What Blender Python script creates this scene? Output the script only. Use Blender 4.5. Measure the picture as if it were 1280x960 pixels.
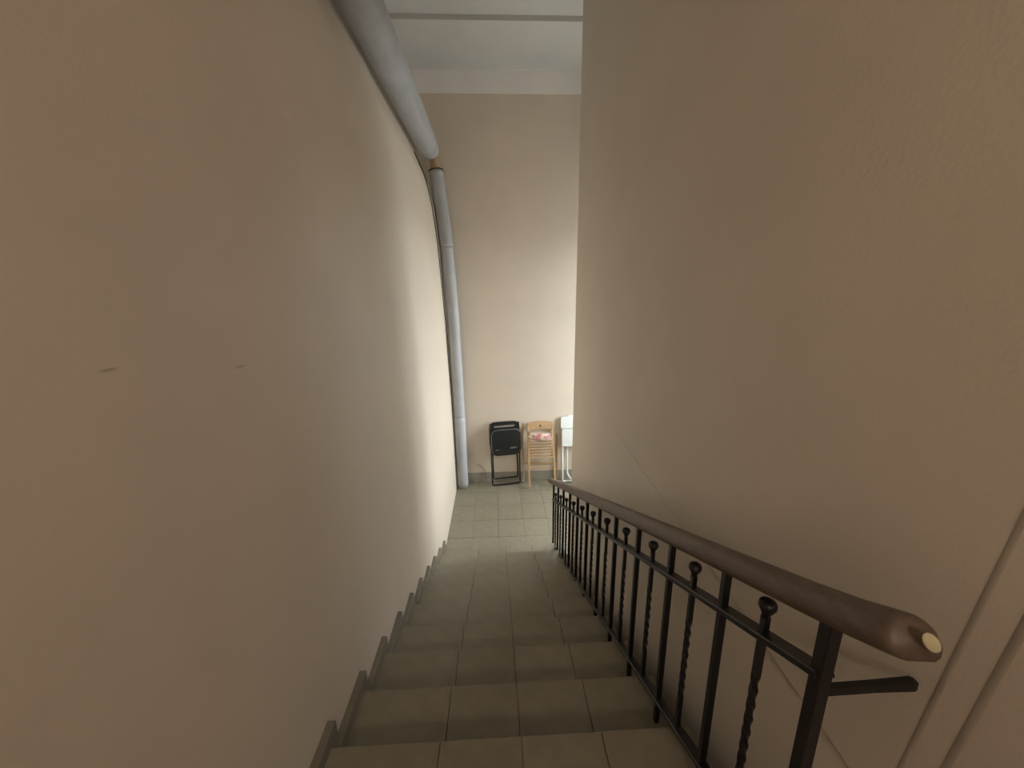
import bpy, bmesh, math, random
from mathutils import Vector, Matrix
random.seed(7)
for o in list(bpy.data.objects): bpy.data.objects.remove(o)
S = bpy.context.scene
COL = S.collection

# ------------------------------------------------------------------ camera, daylight, exposure
OZ = 2.894                                   # eye height above the lower landing
PITCH, ROLL, YAW, FPX = 0.2397, -0.0146, 0.0415, 481.0
fw = Vector((math.sin(YAW)*math.cos(PITCH), math.cos(YAW)*math.cos(PITCH), -math.sin(PITCH)))
r0 = Vector((math.cos(YAW), -math.sin(YAW), 0)); u0 = r0.cross(fw)
rt = r0*math.cos(ROLL) + u0*math.sin(ROLL); up = -r0*math.sin(ROLL) + u0*math.cos(ROLL)
cd = bpy.data.cameras.new('camera'); cam = bpy.data.objects.new('camera', cd); COL.objects.link(cam)
cd.sensor_fit = 'HORIZONTAL'; cd.sensor_width = 36; cd.lens = 36*FPX/1280; cd.clip_start = 0.02
M3 = Matrix((rt, up, -fw)).transposed()
cam.matrix_world = Matrix.Translation((0, 0, OZ)) @ M3.to_4x4()
S.camera = cam

W = bpy.data.worlds.new('overcast_sky'); S.world = W; W.use_nodes = True
bg = W.node_tree.nodes['Background']; bg.inputs[1].default_value = 14.0
_t = W.node_tree.nodes.new('ShaderNodeTexCoord'); _s = W.node_tree.nodes.new('ShaderNodeSeparateXYZ'); _r = W.node_tree.nodes.new('ShaderNodeValToRGB')
W.node_tree.links.new(_t.outputs['Generated'], _s.inputs[0]); W.node_tree.links.new(_s.outputs[2], _r.inputs[0]); W.node_tree.links.new(_r.outputs[0], bg.inputs[0])
_r.color_ramp.elements[0].position = 0.0; _r.color_ramp.elements[0].color = (.24, .25, .25, 1)       # street and houses below the horizon
_r.color_ramp.elements[1].position = 0.04; _r.color_ramp.elements[1].color = (.92, .955, 1.0, 1)      # even overcast sky
WIN = dict(x0=1.42, x1=2.20, y=5.484, z0=.95, z1=3.75)      # daylight window of the lower landing, in the back wall right of the frame
pl = bpy.data.lights.new('window_portal', 'AREA'); pl.shape = 'RECTANGLE'
pl.size = WIN['x1']-WIN['x0']; pl.size_y = WIN['z1']-WIN['z0']; pl.cycles.is_portal = True
po = bpy.data.objects.new('window_portal', pl); COL.objects.link(po)
po.location = ((WIN['x0']+WIN['x1'])/2, WIN['y']+.24, (WIN['z0']+WIN['z1'])/2); po.rotation_euler = (-math.pi/2, 0, 0)
WIN2 = dict(y0=4.10, y1=5.36, z0=.95, z1=3.75)             # second window of the landing, in its right wall
pl2 = bpy.data.lights.new('window_portal_2', 'AREA'); pl2.shape = 'RECTANGLE'; pl2.size = WIN2['z1']-WIN2['z0']; pl2.size_y = WIN2['y1']-WIN2['y0']; pl2.cycles.is_portal = True
po2 = bpy.data.objects.new('window_portal_2', pl2); COL.objects.link(po2)
po2.location = (2.45+.24, (WIN2['y0']+WIN2['y1'])/2, (WIN2['z0']+WIN2['z1'])/2); po2.rotation_euler = (0, math.pi/2, 0)
S.view_settings.view_transform = 'Standard'; S.view_settings.look = 'None'
S.view_settings.exposure = 0.60; S.view_settings.gamma = 1.0; S.view_settings.use_curve_mapping = False
FILL_W, FILL_COL = 74.0, (1.0, 0.85, 0.70)
FILL_POS = (0.20, -1.775, 3.60)

# ------------------------------------------------------------------ helpers
def link(name, me, parent=None, label=None, cat=None, group=None, kind=None):
    o = bpy.data.objects.new(name, me); COL.objects.link(o)
    if parent: o.parent = parent
    if label: o['label'] = label
    if cat: o['category'] = cat
    if group: o['group'] = group
    if kind: o['kind'] = kind
    return o
def empty(name, loc, label, cat, rot=(0, 0, 0), group=None):
    o = link(name, None, None, label, cat, group); o.location = loc; o.rotation_euler = rot; o.empty_display_size = .1
    return o
def mesh(name, bm, mat, smooth=False, parent=None, **k):
    bmesh.ops.recalc_face_normals(bm, faces=bm.faces[:])
    me = bpy.data.meshes.new(name); bm.to_mesh(me); bm.free()
    me.materials.append(mat)
    if smooth:
        for p in me.polygons: p.use_smooth = True
    return link(name, me, parent, **k)
def box(bm, x0, x1, y0, y1, z0, z1, bev=0.0):
    b = bmesh.new(); v = bmesh.ops.create_cube(b, size=1)['verts']
    for q in v: q.co = ((x0+x1)/2+q.co.x*(x1-x0), (y0+y1)/2+q.co.y*(y1-y0), (z0+z1)/2+q.co.z*(z1-z0))
    if bev: bmesh.ops.bevel(b, geom=b.edges[:], offset=bev, segments=1, affect='EDGES')
    t = bpy.data.meshes.new('tmp'); b.to_mesh(t); b.free(); bm.from_mesh(t); bpy.data.meshes.remove(t)
def frame_of(t, hint=Vector((0, 0, 1))):
    t = t.normalized(); s = t.cross(hint)
    if s.length < 1e-4: s = t.cross(Vector((0, 1, 0)))
    s.normalize(); return s, s.cross(t).normalized()
def sweep(bm, pts, prof, scales=None, twists=None, hint=Vector((0, 0, 1)), cap=True):
    """sweep a closed 2-D profile (s, n) along pts"""
    pts = [Vector(p) for p in pts]; rings = []
    for i, p in enumerate(pts):
        a = pts[max(i-1, 0)]; b = pts[min(i+1, len(pts)-1)]
        s, n = frame_of(b-a, hint); sc = scales[i] if scales else 1; tw = twists[i] if twists else 0
        ring = []
        for (x, y) in prof:
            X = x*math.cos(tw)-y*math.sin(tw); Y = x*math.sin(tw)+y*math.cos(tw)
            ring.append(bm.verts.new(p+s*X*sc+n*Y*sc))
        rings.append(ring)
    m = len(prof)
    for i in range(len(rings)-1):
        for j in range(m):
            bm.faces.new((rings[i][j], rings[i][(j+1) % m], rings[i+1][(j+1) % m], rings[i+1][j]))
    if cap: bm.faces.new(rings[0][::-1]); bm.faces.new(rings[-1])
def circ(r, n=12, ry=None):
    return [(r*math.cos(2*math.pi*i/n), (ry or r)*math.sin(2*math.pi*i/n)) for i in range(n)]
def rect(w, h): return [(-w/2, -h/2), (w/2, -h/2), (w/2, h/2), (-w/2, h/2)]
def tube(bm, pts, r, n=12, **k): sweep(bm, pts, circ(r, n), **k)
def arc_path(corners, rad, n=6):
    """polyline with rounded corners"""
    P = [Vector(c) for c in corners]; out = [P[0]]
    for i in range(1, len(P)-1):
        a = (P[i-1]-P[i]).normalized(); b = (P[i+1]-P[i]).normalized()
        p0 = P[i]+a*rad; p1 = P[i]+b*rad
        for k in range(n+1):
            t = k/n; out.append(p0*(1-t)**2+P[i]*2*t*(1-t)+p1*t*t)
    out.append(P[-1]); return out
def slab(bm, outline, y0, y1, holes=(), bev=0.0):
    """rounded plate in the local x-z plane, thickness y0..y1, with holes left open"""
    loops = [outline]+list(holes); b = bmesh.new(); fe = []
    for L in loops:
        vs = [b.verts.new((x, y0, z)) for x, z in L]
        for i in range(len(vs)): fe.append(b.edges.new((vs[i], vs[(i+1) % len(vs)])))
    res = bmesh.ops.triangle_fill(b, edges=fe, use_beauty=True, normal=(0, -1, 0))
    faces = [g for g in res['geom'] if isinstance(g, bmesh.types.BMFace)]
    ex = bmesh.ops.extrude_face_region(b, geom=faces)
    for g in ex['geom']:
        if isinstance(g, bmesh.types.BMVert): g.co.y = y1
    t = bpy.data.meshes.new('tmp'); b.to_mesh(t); b.free(); bm.from_mesh(t); bpy.data.meshes.remove(t)
def rrect(x0, x1, z0, z1, r, n=5, rb=None):
    rb = r if rb is None else rb; out = []
    for (cx, cz, a0, q) in ((x1-r, z1-r, 0, r), (x0+r, z1-r, 90, r), (x0+rb, z0+rb, 180, rb), (x1-rb, z0+rb, 270, rb)):
        for k in range(n+1):
            a = math.radians(a0+90*k/n); out.append((cx+q*math.cos(a), cz+q*math.sin(a)))
    return out

# ------------------------------------------------------------------ materials
def mat(name, col, rough=.6, metal=0, spec=.5, vary=.06, vscale=6, bump=0, bscale=120, col2=None, coord='Object', stretch=None):
    m = bpy.data.materials.new(name); m.use_nodes = True; nt = m.node_tree; N = nt.nodes; L = nt.links
    bs = N['Principled BSDF']; bs.inputs['Roughness'].default_value = rough; bs.inputs['Metallic'].default_value = metal
    bs.inputs['Specular IOR Level'].default_value = spec
    tc = N.new('ShaderNodeTexCoord'); mp = N.new('ShaderNodeMapping'); L.new(tc.outputs[coord], mp.inputs[0])
    if stretch: mp.inputs['Scale'].default_value = stretch
    no = N.new('ShaderNodeTexNoise'); no.inputs['Scale'].default_value = vscale; no.inputs['Detail'].default_value = 6
    L.new(mp.outputs[0], no.inputs['Vector'])
    rp = N.new('ShaderNodeValToRGB'); rp.color_ramp.elements[0].position = .3; rp.color_ramp.elements[1].position = .7
    a = col2 or tuple(c*(1-vary) for c in col); b = col if col2 else tuple(min(1, c*(1+vary)) for c in col)
    rp.color_ramp.elements[0].color = (*a, 1); rp.color_ramp.elements[1].color = (*b, 1)
    L.new(no.outputs['Fac'], rp.inputs[0]); L.new(rp.outputs[0], bs.inputs['Base Color'])
    if bump:
        n2 = N.new('ShaderNodeTexNoise'); n2.inputs['Scale'].default_value = bscale; n2.inputs['Detail'].default_value = 4
        L.new(mp.outputs[0], n2.inputs['Vector']); bp = N.new('ShaderNodeBump'); bp.inputs['Strength'].default_value = bump
        bp.inputs['Distance'].default_value = .004; L.new(n2.outputs['Fac'], bp.inputs['Height']); L.new(bp.outputs[0], bs.inputs['Normal'])
    m['ramp'] = rp.name
    return m
def add_scuffs(m, spots):
    """small scuff marks: (y, z, half length, half height, colour, strength) in object coordinates of a wall whose plane is y-z"""
    nt = m.node_tree; N = nt.nodes; L = nt.links; bs = N['Principled BSDF']
    src = bs.inputs['Base Color'].links[0].from_socket; tc = N.new('ShaderNodeTexCoord'); sp = N.new('ShaderNodeSeparateXYZ'); L.new(tc.outputs['Object'], sp.inputs[0])
    def mth(op, a, b):
        n = N.new('ShaderNodeMath'); n.operation = op
        for i, v in enumerate((a, b)):
            if isinstance(v, (int, float)): n.inputs[i].default_value = v
            elif v is not None: L.new(v, n.inputs[i])
        return n.outputs[0]
    for (y, z, ly, lz, c, k) in spots:
        dy = mth('DIVIDE', mth('SUBTRACT', sp.outputs[1], y), ly); dz = mth('DIVIDE', mth('SUBTRACT', sp.outputs[2], z), lz)
        d = mth('ADD', mth('MULTIPLY', dy, dy), mth('MULTIPLY', dz, dz))
        f = mth('MULTIPLY', mth('MAXIMUM', mth('SUBTRACT', 1.0, d), 0.0), k)
        mx = N.new('ShaderNodeMix'); mx.data_type = 'RGBA'; L.new(f, mx.inputs[0]); L.new(src, mx.inputs[6]); mx.inputs[7].default_value = (*c, 1)
        src = mx.outputs[2]
    L.new(src, bs.inputs['Base Color'])
WALLC = (.70, .613, .515)
m_wall = mat('beige_wall_paint', WALLC, .55, vary=.03, vscale=2.2, bump=.25, bscale=90)
m_wall_left = mat('beige_wall_paint_scuffed', WALLC, .62, spec=.3, vary=.03, vscale=2.2, bump=.2, bscale=90)
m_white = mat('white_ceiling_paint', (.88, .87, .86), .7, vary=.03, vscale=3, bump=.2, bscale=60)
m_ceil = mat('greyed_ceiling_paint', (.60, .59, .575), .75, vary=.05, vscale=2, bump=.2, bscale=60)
m_tile = mat('speckled_floor_tile', (.245, .22, .162), .33, vary=.10, vscale=14, bump=.05, bscale=200)
m_tile_b = mat('speckled_floor_tile_paler', (.255, .228, .168), .33, vary=.10, vscale=11, bump=.05, bscale=200)
m_tile_c = mat('speckled_floor_tile_darker', (.235, .212, .155), .35, vary=.10, vscale=12, bump=.05, bscale=200)
m_grout = mat('grey_grout', (.165, .147, .112), .9, vary=.1, vscale=20)
m_skirt = mat('grey_brown_skirting_tile', (.20, .175, .135), .45, vary=.12, vscale=10)
m_skirt2 = mat('grey_back_skirting', (.33, .31, .26), .5, vary=.1, vscale=9)
m_conc = mat('grey_concrete', (.32, .29, .24), .85, vary=.1, vscale=5)
m_iron = mat('black_painted_iron', (.010, .008, .009), .38, vary=.2, vscale=25, bump=.15, bscale=90)
m_hand = mat('worn_brown_handrail', (.15, .105, .078), .48, col2=(.10, .066, .05), vscale=9, bump=.1, bscale=60, stretch=(6, .8, 6))
m_raw = mat('chipped_bare_wood', (.62, .56, .36), .6, vary=.1, vscale=30)
m_insul = mat('grey_pipe_insulation', (.42, .43, .45), .5, vary=.10, vscale=5, bump=.3, bscale=40)
m_bare = mat('painted_pipe', (.46, .33, .20), .5, vary=.05)
m_black = mat('black_chair_plastic', (.012, .013, .014), .33, vary=.1, vscale=12, bump=.1, bscale=300)
m_btube = mat('black_steel_tube', (.012, .011, .012), .3, vary=.1)
m_cable = mat('dark_cable', (.06, .05, .04), .6, vary=.1)
m_wood = mat('pale_birch', (.47, .315, .17), .45, vary=.16, vscale=5, stretch=(14, 14, 1.5))
m_wood2 = mat('pale_birch_across', (.50, .335, .185), .45, vary=.14, vscale=5, stretch=(1.5, 14, 14))
m_knot = mat('dark_brown_wood', (.09, .05, .02), .6)
m_wplast = mat('white_chair_plastic', (.83, .85, .83), .35, vary=.02)
m_wtube = mat('white_steel_tube', (.82, .82, .80), .3, vary=.02)
m_frame = mat('white_window_frame', (.8, .8, .78), .4, vary=.02)
m_lampg = mat('fill_lamp_glass', (.85, .83, .78), .3)
m_pink = mat('pink_packet_print', (.80, .60, .55), .5, col2=(.50, .10, .06), vscale=9)
_e = m_pink.node_tree.nodes[m_pink['ramp']].color_ramp.elements; _e[0].position = .47; _e[1].position = .60; no_ = [n for n in m_pink.node_tree.nodes if n.type == "TEX_NOISE"][0]; no_.inputs["Scale"].default_value = 16
def film_mat():
    m = bpy.data.materials.new('clear_plastic_film'); m.use_nodes = True; N = m.node_tree.nodes; L = m.node_tree.links
    b = N['Principled BSDF']; b.inputs['Base Color'].default_value = (.93, .86, .86, 1); b.inputs['Roughness'].default_value = .14
    t = N.new('ShaderNodeBsdfTransparent'); mx = N.new('ShaderNodeMixShader'); mx.inputs[0].default_value = .18
    L.new(t.outputs[0], mx.inputs[1]); L.new(b.outputs[0], mx.inputs[2]); L.new(mx.outputs[0], N['Material Output'].inputs[0]); return m
m_film = film_mat()
def glass_mat():
    m = bpy.data.materials.new('window_glass'); m.use_nodes = True; N = m.node_tree.nodes; L = m.node_tree.links
    N.remove(N['Principled BSDF']); t = N.new('ShaderNodeBsdfTransparent'); t.inputs[0].default_value = (.95, .97, .96, 1)
    g = N.new('ShaderNodeBsdfGlossy'); g.inputs['Roughness'].default_value = .02; mx = N.new('ShaderNodeMixShader'); mx.inputs[0].default_value = .06
    L.new(t.outputs[0], mx.inputs[1]); L.new(g.outputs[0], mx.inputs[2]); L.new(mx.outputs[0], N['Material Output'].inputs[0]); return m
m_glass = glass_mat()

# ------------------------------------------------------------------ dimensions (lower landing floor is z = 0)
T, R = .30, .1336
def tread_z(k): return (11-k)*R                 # tread 0 is the upper landing, 11 the lower landing
def edge_y(k): return 1.3964+(k-2)*T-.066       # far edge (riser) of tread k
YL = edge_y(10)                                 # where the lower landing begins
YB, CEIL, XC0, XC1, XR, YF = 5.484, 5.51, .78, .98, 2.45, -1.9
XS = .67                                        # open right edge of the flight
def wall_x(z):                                  # the left wall leans out as it rises
    t = [(-9, -.635), (0, -.635), (1.4, -.642), (2.5, -.662), (3.5, -.700), (3.9, -.735), (4.2, -.79), (4.45, -.892), (4.7, -.945), (5.6, -1.10), (9, -1.10)]
    for (a, xa), (b, xb) in zip(t, t[1:]):
        if a <= z <= b: return xa+(xb-xa)*(z-a)/(b-a)

# ------------------------------------------------------------------ walls and ceiling
bm = bmesh.new()
zs = [-1.6+.05*i for i in range(149)]; ys = [YF+(YB-YF)*i/12 for i in range(13)]
g = [[bm.verts.new((wall_x(z), y, z)) for z in zs] for y in ys]
h = [[bm.verts.new((-1.25, y, z)) for z in zs] for y in ys]
for i in range(12):
    for j in range(148):
        bm.faces.new((g[i][j], g[i+1][j], g[i+1][j+1], g[i][j+1])); bm.faces.new((h[i][j], h[i][j+1], h[i+1][j+1], h[i+1][j]))
add_scuffs(m_wall_left, [(.685, OZ-.125, .022, .004, (.30, .22, .15), .55), (1.02, OZ-.185, .024, .004, (.33, .25, .17), .5),
                         (1.55, OZ+.60, .045, .018, (.80, .68, .52), .5)])
mesh('wall_left', bm, m_wall_left, True, kind='structure')

bm = bmesh.new()
for (a, b, c, d) in ((-1.25, WIN['x0'], -1.6, 5.258), (WIN['x1'], XR+.25, -1.6, 5.258), (WIN['x0'], WIN['x1'], -1.6, WIN['z0']), (WIN['x0'], WIN['x1'], WIN['z1'], 5.258)):
    box(bm, a, b, YB, YB+.3, c, d)
mesh('wall_back', bm, m_wall, kind='structure')
bm = bmesh.new(); box(bm, -1.25, XR+.25, YB-.004, YB+.25, 5.258, CEIL+.1)
mesh('trim_1', bm, m_white, kind='structure', label='white painted band along the top of the back wall')
bm = bmesh.new(); box(bm, -1.25, XR+.25, YF-.2, YF, -1.6, CEIL+.3); mesh('wall_front', bm, m_wall, kind='structure')
# right outer wall
bm = bmesh.new()
for (a, b, c, d) in ((YF, WIN2['y0'], -1.6, CEIL+.3), (WIN2['y1'], YB, -1.6, CEIL+.3), (WIN2['y0'], WIN2['y1'], -1.6, WIN2['z0']), (WIN2['y0'], WIN2['y1'], WIN2['z1'], CEIL+.3)):
    box(bm, XR, XR+.3, a, b, c, d)
mesh('wall_right', bm, m_wall, kind='structure')
# the core wall between the flights; shallow horizontal crease in its plaster and two upright shade-coloured strips
def core_profile_x(y, z):
    x = XC0
    zc = OZ-.883-(2.88-y)*.0835                  # crease line
    fade = max(0, min(1, (3.05-y)/.7))
    if z < zc: x += .014*fade*math.exp((z-zc)/.06)
    return x
bm = bmesh.new()
ysl = [-.45+.05*i for i in range(84)]
ysl = [y for y in ysl if y < 3.735]+[3.737, 3.74]
zsl = [-1.6, -.8, 0, .6, 1.2, 1.5, 1.65]+[1.70+.006*i for i in range(1, 64)]+[2.1, 2.2, 2.35, 2.5, 2.7, 3, 3.4, 4, 4.8, CEIL+.08]
A = [[bm.verts.new((core_profile_x(y, z), y, z)) for z in zsl] for y in ysl]
for i in range(len(ysl)-1):
    for j in range(len(zsl)-1): bm.faces.new((A[i][j], A[i+1][j], A[i+1][j+1], A[i][j+1]))
for f in bm.faces: f.smooth = True
ya, yb, za, zb = ysl[0], ysl[-1], zsl[0], zsl[-1]
def quad(b, *p): b.faces.new([b.verts.new(q) for q in p])
quad(bm, (XC1, ya, za), (XC1, yb, za), (XC1, yb, zb), (XC1, ya, zb))
quad(bm, (XC0, yb, za), (XC1, yb, za), (XC1, yb, zb), (XC0, yb, zb))
quad(bm, (XC0, ya, za), (XC1, ya, za), (XC1, ya, zb), (XC0, ya, zb))
core = mesh('wall_core', bm, m_wall, kind='structure', label='beige core wall beside the iron railing')
m_groove_shade = mat('groove_shade', (.42, .355, .285), .8, vary=.2, vscale=7)
for (c0, w) in ((.497, .0165), (.447, .021)):      # upright strips near the stair head, groove shade put into their dark colour
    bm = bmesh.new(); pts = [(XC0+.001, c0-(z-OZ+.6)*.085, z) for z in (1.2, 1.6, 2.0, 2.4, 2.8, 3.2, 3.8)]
    sweep(bm, pts, [(-w/2, -.002), (-w/4, .0018), (w/4, .0018), (w/2, -.002)], hint=Vector((-1, 0, 0))); mesh('groove_shade_strip', bm, m_groove_shade, True, core)

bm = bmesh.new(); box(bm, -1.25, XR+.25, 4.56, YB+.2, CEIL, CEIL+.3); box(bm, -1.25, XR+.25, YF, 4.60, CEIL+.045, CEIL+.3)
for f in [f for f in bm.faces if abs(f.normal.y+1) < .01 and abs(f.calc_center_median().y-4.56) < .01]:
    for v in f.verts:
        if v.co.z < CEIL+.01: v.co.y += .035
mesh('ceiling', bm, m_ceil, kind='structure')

# ------------------------------------------------------------------ floors, stairs and their tiles
def tile(parent, x0, x1, y0, y1, z, th=.016, gap=.0022, lift=0):
    bm = bmesh.new(); cx, cy = (x0+x1)/2, (y0+y1)/2
    box(bm, (x0-x1)/2+gap/2, (x1-x0)/2-gap/2, (y0-y1)/2+gap/2, (y1-y0)/2-gap/2, -th, 0, .0012)
    o = mesh('floor_tile', bm, random.choice((m_tile, m_tile, m_tile_b, m_tile_c)), False, parent)
    o.location = (cx, cy, z+lift); return o
bm = bmesh.new(); box(bm, -.64, XR, YL-.02, YB, -.22, -.006); floor = mesh('floor', bm, m_grout, kind='structure')
cols = [-.635, -.335, -.015, .305, .615, .925, 1.235, 1.545, 1.855, XR]
rows = [YL-.022, 4.083, 4.437, 4.797, 5.15, YB]
for j in range(5):
    for i in range(len(cols)-1):
        tile(floor, cols[i], cols[i+1], rows[j], rows[j+1], 0, lift=random.uniform(-.0012, .0012))
bm = bmesh.new(); box(bm, -.64, XS, YF, edge_y(0)-.02, tread_z(0)-.22, tread_z(0)-.006); box(bm, XS, XR, YF, -.5, tread_z(0)-.22, tread_z(0)-.006)
uf = mesh('floor_upper', bm, m_grout, kind='structure')
tc_ = [-.635, -.23, .058, .348, XS]
for j, (a, b) in enumerate(((edge_y(0)-.30, edge_y(0)+.012), (edge_y(0)-.60, edge_y(0)-.30), (edge_y(0)-.90, edge_y(0)-.60))):
    for i in range(4): tile(uf, tc_[i], tc_[i+1], a, b, tread_z(0), lift=random.uniform(-.001, .001))
# concrete body of the flight with a stepped top and sloping soffit
bm = bmesh.new(); prof = [(edge_y(0)-.02, tread_z(0)-.016)]
for k in range(0, 11):
    prof.append((edge_y(k)-.012, tread_z(k)-.016)); prof.append((edge_y(k)-.012, tread_z(k+1)-.016))
prof += [(YL+.02, -.016), (YL+.02, -.22), (YL-.3, -.22), (edge_y(0)-.02, tread_z(0)-.36)]
fa = [bm.verts.new((-.64, y, z)) for y, z in prof]; fb = [bm.verts.new((XS-.004, y, z)) for y, z in prof]
bm.faces.new(fa); bm.faces.new(fb[::-1])
for i in range(len(prof)): bm.faces.new((fa[i], fb[i], fb[(i+1) % len(prof)], fa[(i+1) % len(prof)]))
bmesh.ops.triangulate(bm, faces=[f for f in bm.faces if len(f.verts) > 4])
stairs = mesh('staircase', bm, m_conc, kind='structure', label='tiled flight descending to the landing')
for k in range(1, 11):
    for i in range(4):
        tile(stairs, tc_[i], tc_[i+1], edge_y(k-1)-.008, edge_y(k)+.012, tread_z(k), lift=random.uniform(-.001, .001))
for k in range(0, 11):
    for i in range(4):
        bm = bmesh.new(); box(bm, tc_[i]+.0015, tc_[i+1]-.0015, edge_y(k)-.012, edge_y(k), tread_z(k+1)+.001, tread_z(k)-.018, .001)
        mesh('riser_tile', bm, m_tile_c, False, stairs)
# stepped skirting on the left wall: one strip per tread, one upright per riser
bm = bmesh.new(); box(bm, -.66, -.634, edge_y(0)-.6, edge_y(0)-.58, tread_z(0), tread_z(0)+.045)
bl = mesh('baseboard_left', bm, m_skirt, kind='structure', label='stepped grey brown skirting tiles down the left wall')
for k in range(0, 11):
    y0 = (edge_y(k-1)+.066) if k else edge_y(0)-.58
    bm = bmesh.new(); box(bm, -.66, -.612, y0, edge_y(k)+.066, tread_z(k), tread_z(k)+.05, .001); mesh('skirting_tile', bm, m_skirt, False, bl)
    bm = bmesh.new(); box(bm, -.66, -.612, edge_y(k)+.001, edge_y(k)+.066, tread_z(k+1)+.051, tread_z(k)-.001, .001); mesh('skirting_tile', bm, m_skirt, False, bl)
bm = bmesh.new(); box(bm, -.62, -.61, YB-.012, YB, 0, .15); bb = mesh('baseboard_back', bm, m_skirt2, kind='structure', label='grey tile skirting along the back wall')
for i in range(9):
    a = -.61+i*.31; bm = bmesh.new(); box(bm, a+.001, min(a+.31, XR)-.001, YB-.014, YB+.002, 0, .155+random.uniform(-.002, .002), .0015); mesh('skirting_tile', bm, m_skirt2, False, bb)
# the next flight down, behind the core wall
bm = bmesh.new()
for k in range(11): box(bm, XC1, XR, YL-.3*(k+1), YL-.3*k+.01, -1.7, -R*(k+1))
mesh('staircase_lower', bm, m_tile_c, kind='structure')
bm = bmesh.new(); box(bm, -1.25, XR+.25, YF-.2, YB+.25, -1.8, -1.6); mesh('floor_lower', bm, m_conc, kind='structure')
# window of the lower landing
def window(name, a0, a1, z0, z1, place):
    '''casement frame built in a local frame: a along the wall, d through it'''
    def bx(bm, a, b, d0, d1, c, d, bev=0):
        (xa, ya), (xb, yb) = place(a, d0), place(b, d1); box(bm, min(xa, xb), max(xa, xb), min(ya, yb), max(ya, yb), c, d, bev)
    bm = bmesh.new(); am = (a0+a1)/2
    for a, b, c, d in ((a0, a0+.06, z0, z1), (a1-.06, a1, z0, z1), (a0+.06, a1-.06, z0, z0+.06), (a0+.06, a1-.06, z1-.06, z1)): bx(bm, a, b, .15, .21, c, d, .004)
    bx(bm, am-.03, am+.03, .15, .21, z0+.06, z1-.06, .004); bx(bm, a0+.06, a1-.06, .15, .21, z1-.75, z1-.69, .004)
    wn = mesh(name, bm, m_frame, kind='structure')
    for a, b in ((a0+.06, am-.03), (am+.03, a1-.06)):
        for c, d in ((z0+.06, z1-.75), (z1-.69, z1-.06)):
            bm = bmesh.new(); bx(bm, a, b, .176, .182, c, d); mesh('pane', bm, m_glass, False, wn)
    bm = bmesh.new(); bx(bm, a0-.04, a1+.04, -.04, .15, z0-.03, z0, .004); mesh('window_sill', bm, m_frame, False, wn)
window('window_1', WIN['x0'], WIN['x1'], WIN['z0'], WIN['z1'], lambda a, d: (a, YB+d))
window('window_2', WIN2['y0'], WIN2['y1'], WIN2['z0'], WIN2['z1'], lambda a, d: (XR+d, a))

# ------------------------------------------------------------------ added fill lamps over the upper landing (behind the camera)
lp = empty('wall_fill_lamp', FILL_POS, 'added unseen round fill lamp on the wall of the upper landing', 'lamp')  # added out of view to brighten the near walls
bm = bmesh.new(); sweep(bm, [(0, -.12, 0), (0, -.09, 0)], circ(.07, 20)); mesh('base', bm, m_frame, True, lp)
bm = bmesh.new(); bmesh.ops.create_uvsphere(bm, u_segments=20, v_segments=12, radius=.10); mesh('fill_lamp_shade', bm, m_lampg, True, lp)
ld = bpy.data.lights.new('wall_fill_light', 'POINT'); ld.shadow_soft_size = .13; ld.energy = FILL_W; ld.color = FILL_COL
lo = bpy.data.objects.new('wall_fill_light', ld); COL.objects.link(lo); lo.parent = lp
cl = empty('ceiling_fill_lamp', (.55, -.7, 5.47), 'added unseen flat round fill lamp on the ceiling above the upper landing', 'lamp')  # second added lamp, a weak fill from overhead, never in view
bm = bmesh.new(); tube(bm, [(0, 0, .075), (0, 0, .04), (0, 0, .015), (0, 0, 0)], .17, 24, scales=[1, .97, .8, .4]); mesh('fill_lamp_shade', bm, m_lampg, True, cl)
cdl = bpy.data.lights.new('ceiling_fill_light', 'AREA'); cdl.shape = 'DISK'; cdl.size = .3; cdl.energy = 3; cdl.color = FILL_COL
clo = bpy.data.objects.new('ceiling_fill_light', cdl); COL.objects.link(clo); clo.parent = cl; clo.location = (0, 0, -.02)

# ------------------------------------------------------------------ iron railing
BX, PY0 = .608, .5585
def zl(a, b): return lambda y: a*y+b+OZ
hand_b, mid_c, bot_c = zl(-.4535, -.350), zl(-.4749, -.4547), zl(-.471, -1.0365)
rail = empty('stair_railing', (BX, PY0, tread_z(0)), 'black wrought iron stair railing with worn brown handrail on the right of the flight', 'railing')
def R_(o): o.matrix_parent_inverse = rail.matrix_basis.inverted() if False else Matrix.Translation(-Vector((BX, PY0, tread_z(0)))); return o
# handrail: rounded top, narrower foot, cut and worn at the near end
hp = []; HS = 1.10
for i in range(13):
    a = math.pi*i/12; hp.append((.034*math.cos(a), .026+.026*math.sin(a)))
hp += [(-.036, .018), (-.030, .006), (-.020, 0), (.020, 0), (.030, .006), (.036, .018)]
pts, sc = [], []
yv = [.414, .419, .428, .450, .50]+[.6+.2*i for i in range(17)]+[3.93, 4.0, 4.06, 4.10]
for y in yv:
    q = max(0, (.56-y)/.14)**1.5; dip = -.012*q
    pts.append((BX-.010*q, y, hand_b(y)-dip)); sc.append(HS+.08*q)
sc[0] = .94; sc[1] = 1.09; sc[2] = 1.16; sc[-1] = .6; sc[-2] = .9
bm = bmesh.new(); sweep(bm, pts, hp, sc)
hr = R_(mesh('handrail', bm, m_hand, True, rail, label='worn brown wooden handrail'))
bm = bmesh.new(); bmesh.ops.create_uvsphere(bm, u_segments=14, v_segments=8, radius=1)
for v in bm.verts: v.co = (v.co.x*.0100, v.co.y*.003, v.co.z*.023)
e = Vector((BX-.004, .4135, hand_b(.414)+.046)); rotm = Matrix.Rotation(math.radians(-42), 4, 'Y')
for v in bm.verts: v.co = rotm @ v.co + e
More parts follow.
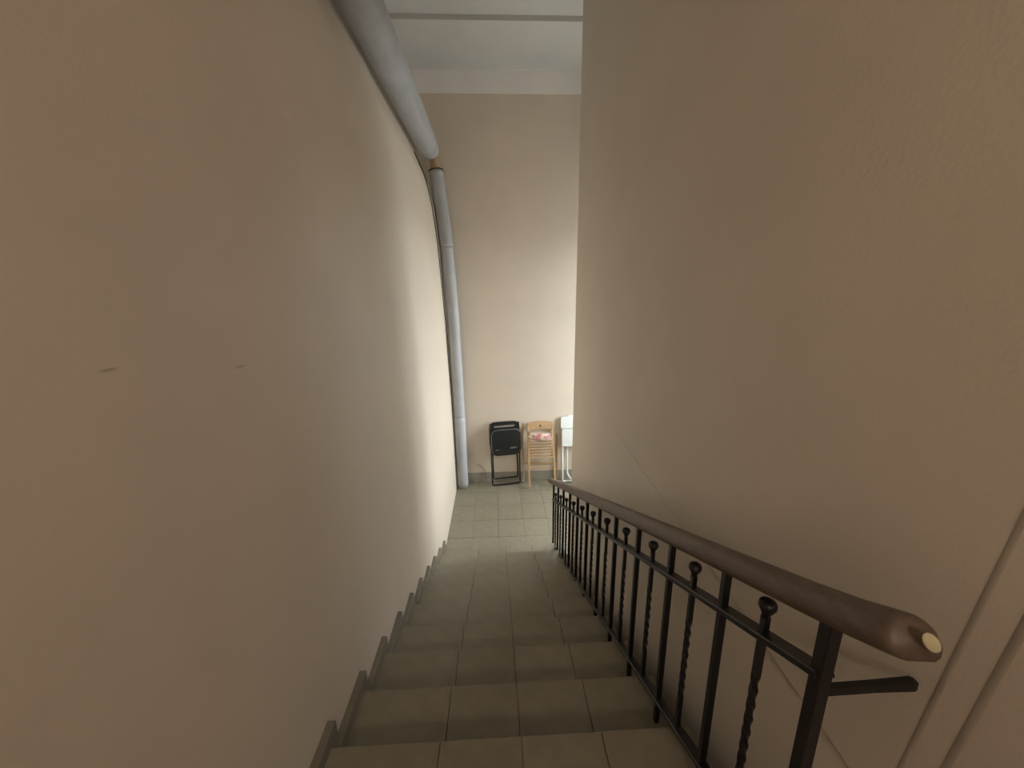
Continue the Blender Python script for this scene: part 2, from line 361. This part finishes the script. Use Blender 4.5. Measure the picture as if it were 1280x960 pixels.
ce = mesh('chipped_end', bm, m_raw, True, hr, label='pale chipped bare wood at the cut end')
def bar(name, y0, y1, zf, w, h, x=BX):
    bm = bmesh.new(); sweep(bm, [(x, y0, zf(y0)), (x, y1, zf(y1))], [(-w/2, -h/2+.001), (-w/2+.001, -h/2), (w/2-.001, -h/2), (w/2, -h/2+.001), (w/2, h/2-.002), (w/2-.002, h/2), (-w/2+.002, h/2), (-w/2, h/2-.002)])
    return R_(mesh(name, bm, m_iron, False, rail))
bar('mid_rail', PY0-.006, PY0+3.3+.008, mid_c, .040, .015)
bar('bottom_rail', PY0-.006, PY0+3.3+.008, bot_c, .036, .014)
for k in range(12):
    y = PY0+k*T; w = .026 if k == 0 else .020; bm = bmesh.new(); zt = hand_b(y)+.004; z0 = tread_z(k)-.004
    if k < 11 and y > edge_y(k): z0 = tread_z(k+1)-.004
    sweep(bm, [(BX, y, z0), (BX, y, zt)], rect(w, w), hint=Vector((0, 1, 0)))
    bmesh.ops.bevel(bm, geom=bm.edges[:], offset=.002, segments=1, affect='EDGES')
    R_(mesh('post', bm, m_iron, False, rail))
for k in range(11):
    y = PY0+(k+.5)*T; za = bot_c(y); zb = mid_c(y)+.052; n = 64; pts = []; tw = []
    La = za+.10; Lb = mid_c(y)-.07; s0 = La+(Lb-La)*.12; s1 = La+(Lb-La)*.88
    for i in range(n+1):
        z = za+(zb-za)*i/n; pts.append((BX, y, z)); t = min(1, max(0, (z-s0)/(s1-s0))); tw.append(t*math.pi*3.5)
    bm = bmesh.new(); sweep(bm, pts, rect(.0145, .0145), twists=tw, hint=Vector((0, 1, 0)))
    b_ = R_(mesh('twisted_baluster', bm, m_iron, False, rail, label='twisted square baluster bar'))
    bm = bmesh.new(); zf = zb-.004
    prof = [(.008, 0), (.0095, .010), (.0150, .022), (.0195, .030), (.0195, .038), (.0165, .044), (.010, .048), (.004, .050)]
    sweep(bm, [(BX, y, zf+z) for r, z in prof], circ(1, 12), [r for r, z in prof], hint=Vector((0, 1, 0)))
    mesh('finial', bm, m_iron, True, b_, label='bud shaped iron knob')
    b_.children[0].matrix_parent_inverse = Matrix.Identity(4)
ce.matrix_parent_inverse = Matrix.Identity(4)
bm = bmesh.new(); sweep(bm, [(BX+.006, PY0-.003, mid_c(PY0)-.040), (.70, .543, OZ-.741), (.762, .532, OZ-.7255), (.768, .531, OZ-.725)], rect(.012, .018), [1, 1, 1.15, .9])
R_(mesh('rail_stub', bm, m_iron, False, rail, label='short cut-off iron bar pointing to the core wall'))

# ------------------------------------------------------------------ insulated drain pipe and cable
def pipe_x(z):
    t = [(-1, -.545), (0, -.546), (1.39, -.551), (2.51, -.568), (3.0, -.585), (3.48, -.608), (3.91, -.645), (4.33, -.69), (4.8, -.745)]
    for (a, xa), (b, xb) in zip(t, t[1:]):
        if a <= z <= b: return xa+(xb-xa)*(z-a)/(b-a)
PYC = 5.352
pipe = empty('drain_pipe', (-.555, PYC, 0), 'grey insulated pipe along the left wall dropping down the back corner', 'pipe')
def PP(o): o.matrix_parent_inverse = Matrix.Translation((.555, -PYC, 0)); return o
def vpipe(z0, z1, n=14): return [(pipe_x(z0+(z1-z0)*i/n), PYC, z0+(z1-z0)*i/n) for i in range(n+1)]
ZH = OZ+1.685; XH = -.752
bm = bmesh.new()
hpts = [(XH+.004, YF+.002, ZH), (XH, 0, ZH), (XH, 2, ZH), (XH, 4, ZH), (XH, 5.0, ZH), (XH, 5.15, ZH-.004), (XH+.006, 5.25, ZH-.006), (XH+.014, 5.315, ZH-.016), (XH+.022, 5.345, ZH-.034), (XH+.028, 5.352, ZH-.052)]
sweep(bm, hpts, circ(.128, 28), [1, 1, 1, 1, .98, .95, .90, .83, .74, .64])
PP(mesh('overhead_pipe_cover', bm, m_insul, True, pipe))
bm = bmesh.new(); tube(bm, vpipe(OZ+1.40, OZ+1.66, 6), .062, 18); PP(mesh('bare_pipe', bm, m_bare, True, pipe, label='short bare ochre stretch of pipe'))
bm = bmesh.new(); tube(bm, vpipe(OZ+.56, OZ+1.465, 24), .086, 22); PP(mesh('upper_pipe_cover', bm, m_insul, True, pipe))
bm = bmesh.new(); tube(bm, vpipe(OZ+1.458, OZ+1.474, 2), .0915, 22); PP(mesh('clamp_ring', bm, m_cable, True, pipe, label='thin dark ring at the top of the pipe cover'))
bm = bmesh.new(); tube(bm, vpipe(1.10, OZ+.575, 40), .081, 22); PP(mesh('middle_pipe_cover', bm, m_insul, True, pipe))
bm = bmesh.new(); tube(bm, vpipe(0, 1.12), .083, 22); PP(mesh('lower_pipe_cover', bm, m_insul, True, pipe))
bm = bmesh.new(); pts = [(wall_x(z)+.0125, 5.21-.075*max(0, min(1, (z-.5)/2.2))-.15*max(0, min(1, (z-2.9)/1.6))+.006*math.sin(z*2.1), z) for z in [.02+.074*i for i in range(61)]]
tube(bm, pts, .0065, 8); mesh('cable', bm, m_cable, True, label='thin dark cable running down the left wall beside the grey pipe', cat='cable')
bm = bmesh.new(); pts = [(-.33+.14*t+.03*math.sin(t*3), YB-.012-.02*t*t-.004, .30-.05*t-.20*t*t) for t in [i/12 for i in range(13)]]
tube(bm, pts, .003, 6); mesh('loose_wire', bm, m_cable, True, label='short thin wire curving on the back wall between pipe and black chair', cat='wire')

# ------------------------------------------------------------------ black folding chair
th = math.atan(.10)
bc = empty('folding_chair', (.115, 5.365, .004), 'black folding chair with plastic seat leaning on the back wall', 'chair', (-th, 0, math.radians(9)))
def tubeU(xa, xb, y, z0, z1, r=.011):
    bm = bmesh.new(); tube(bm, arc_path([(xa, y, z1), (xa, y, z0), (xb, y, z0), (xb, y, z1)], .03), r, 10, hint=Vector((0, 1, 0))); return bm
mesh('front_frame', tubeU(-.215, .215, -.020, .012, .97), m_btube, True, bc)
mesh('rear_frame', tubeU(-.185, .195, .050, .085, .60), m_btube, True, bc)
bm = bmesh.new(); slab(bm, rrect(-.232, .232, .62, .985, .085, 6, .03), -.016, .014, [rrect(-.16, .16, .895, .93, .016, 3)])
mesh('backrest', bm, m_black, False, bc)
bm = bmesh.new(); slab(bm, rrect(-.215, .235, .475, .875, .09, 7, .10), -.052, -.026, [rrect(-.155, -.085, .555, .575, .009, 3), rrect(.07, .175, .57, .598, .012, 3)])
st = mesh('seat', bm, m_black, False, bc)
m_rim = mat('rim_highlight_grey', (.16, .16, .16), .3)  # highlight along the seat rim, painted as a lighter grey bead
bm = bmesh.new(); pth = rrect(-.209, .229, .481, .869, .088, 7, .096)
tube(bm, [(x, -.052, z) for x, z in pth[2:20]], .005, 6, hint=Vector((0, 1, 0))); mesh('seat_rim_highlight', bm, m_rim, True, st)
m_slot = mat('pale_grey_slot', (.45, .45, .45), .5)
for a, b, c, d in ((-.157, -.083, .553, .577), (.068, .177, .568, .600)):
    bm = bmesh.new(); box(bm, a, b, -.030, -.024, c, d); mesh('slot_lining', bm, m_slot, False, st)
for s in (-.2, .2):
    bm = bmesh.new(); tube(bm, [(s-.02, .0, .60), (s+.02, .0, .60)], .012, 10, hint=Vector((0, 0, 1))); mesh('hinge', bm, m_btube, True, bc)

# ------------------------------------------------------------------ wooden folding chair
th2 = math.atan(.10)
wc = empty('folding_chair', (.645, 5.375, .002), 'pale wooden slatted folding chair leaning on the back wall', 'chair', (-th2, 0, math.radians(2)))
def stick(name, a, b, w, d, m=m_wood, parent=wc, **k):
    bm = bmesh.new(); sweep(bm, [a, b], rect(w, d), hint=Vector((0, 1, 0))); bmesh.ops.bevel(bm, geom=bm.edges[:], offset=.003, segments=1, affect='EDGES')
    return mesh(name, bm, m, False, parent, **k)
for s in (-1, 1): stick('outer_leg', (s*.262, .040, .012), (s*.258, .040, .985), .024, .032)
stick('outer_stretcher', (-.25, .04, .31), (.25, .04, .31), .026, .020, m_wood2)
for s in (-1, 1): stick('inner_leg', (s*.195, -.165 if s < 0 else -.14, .012 if s < 0 else .008), (s*.185, -.002, .93), .030, .026)
stick('inner_stretcher', (-.185, -.085, .285), (.185, -.085, .285), .024, .018, m_wood2)
bm = bmesh.new(); n = 10; o_ = []; 
for i in range(n+1):
    x = -.185+.37*i/n; o_.append((x, .955+.020*math.sin(math.pi*i/n)))
o_ = o_[::-1]+[(-.185, .845)]+[(-.185+.37*i/n, .845+.012*math.sin(math.pi*i/n)) for i in range(1, n)]+[(.185, .845)]
hole = [(.016*math.cos(a*math.pi/6), .905+.016*math.sin(a*math.pi/6)) for a in range(12)]
slab(bm, o_, -.022, -.002, [hole]); br = mesh('backrest', bm, m_wood2, False, wc)
bm = bmesh.new(); tube(bm, [(0, -.004, .905), (0, .006, .905)], .018, 12); mesh('hole_backing', bm, m_knot, False, br)
for s in (-1, 1): stick('seat_rail', (s*.165, -.060, .42), (s*.165, -.035, .83), .030, .022)
for i in range(8):
    z = .435+.043*i; y = -.075+.025*i/7
    stick('seat_slat', (-.178, y, z), (.178, y, z), .016, .031, m_wood2)
# packet in clear plastic on the folded seat
pk = empty('plastic_packet', (.625, 5.375, .70), 'crumpled clear plastic packet with pink print on the wooden chair', 'packet', (-th2, 0, math.radians(2)))
def blob(name, w, d, hh, c, m, seed, parent):
    rnd = random.Random(seed); bm = bmesh.new(); bmesh.ops.create_icosphere(bm, subdivisions=3, radius=1)
    ph = [rnd.uniform(0, 6) for _ in range(6)]
    for v in bm.verts:
        p = v.co; k = 1+.12*math.sin(5*p.x+ph[0])*math.sin(4*p.z+ph[1])+.07*math.sin(11*p.x+7*p.z+ph[2])
        s = lambda q: math.copysign(abs(q)**.7, q)
        v.co = (c[0]+s(p.x)*w*k, c[1]+p.y*d*k, c[2]+s(p.z)*hh*k)
    return mesh(name, bm, m, True, parent)
blob('contents', .135, .022, .052, (0, -.125, .085), m_pink, 3, pk)
blob('wrapping', .165, .034, .070, (0, -.125, .09), m_film, 5, pk)

# ------------------------------------------------------------------ white folding chair, half hidden by the core wall
th3 = math.atan(.08)
wh = empty('folding_chair', (1.165, 5.385, .004), 'white folding chair behind the edge of the core wall', 'chair', (-th3, 0, 0))
mesh('front_frame', tubeU(-.185, .20, -.018, .012, 1.0, .0125), m_wtube, True, wh)
bm = bmesh.new(); tube(bm, arc_path([(-.105, .03, .75), (-.105, .03, .12), (-.06, -.06, .05), (.20, -.06, .05), (.20, .03, .12), (.20, .03, .75)], .04), .0125, 10, hint=Vector((0, 1, 0))); mesh('rear_frame', bm, m_wtube, True, wh)
bm = bmesh.new(); slab(bm, rrect(-.215, .235, .86, 1.035, .025, 4), -.035, -.005); mesh('backrest', bm, m_wplast, False, wh)
bm = bmesh.new(); slab(bm, rrect(-.20, .225, .585, .85, .03, 4), -.055, -.025); mesh('seat', bm, m_wplast, False, wh)
bm = bmesh.new(); box(bm, -.10, .12, -.03, -.008, 1.03, 1.058, .008); mesh('top_grip', bm, m_wplast, False, wh)
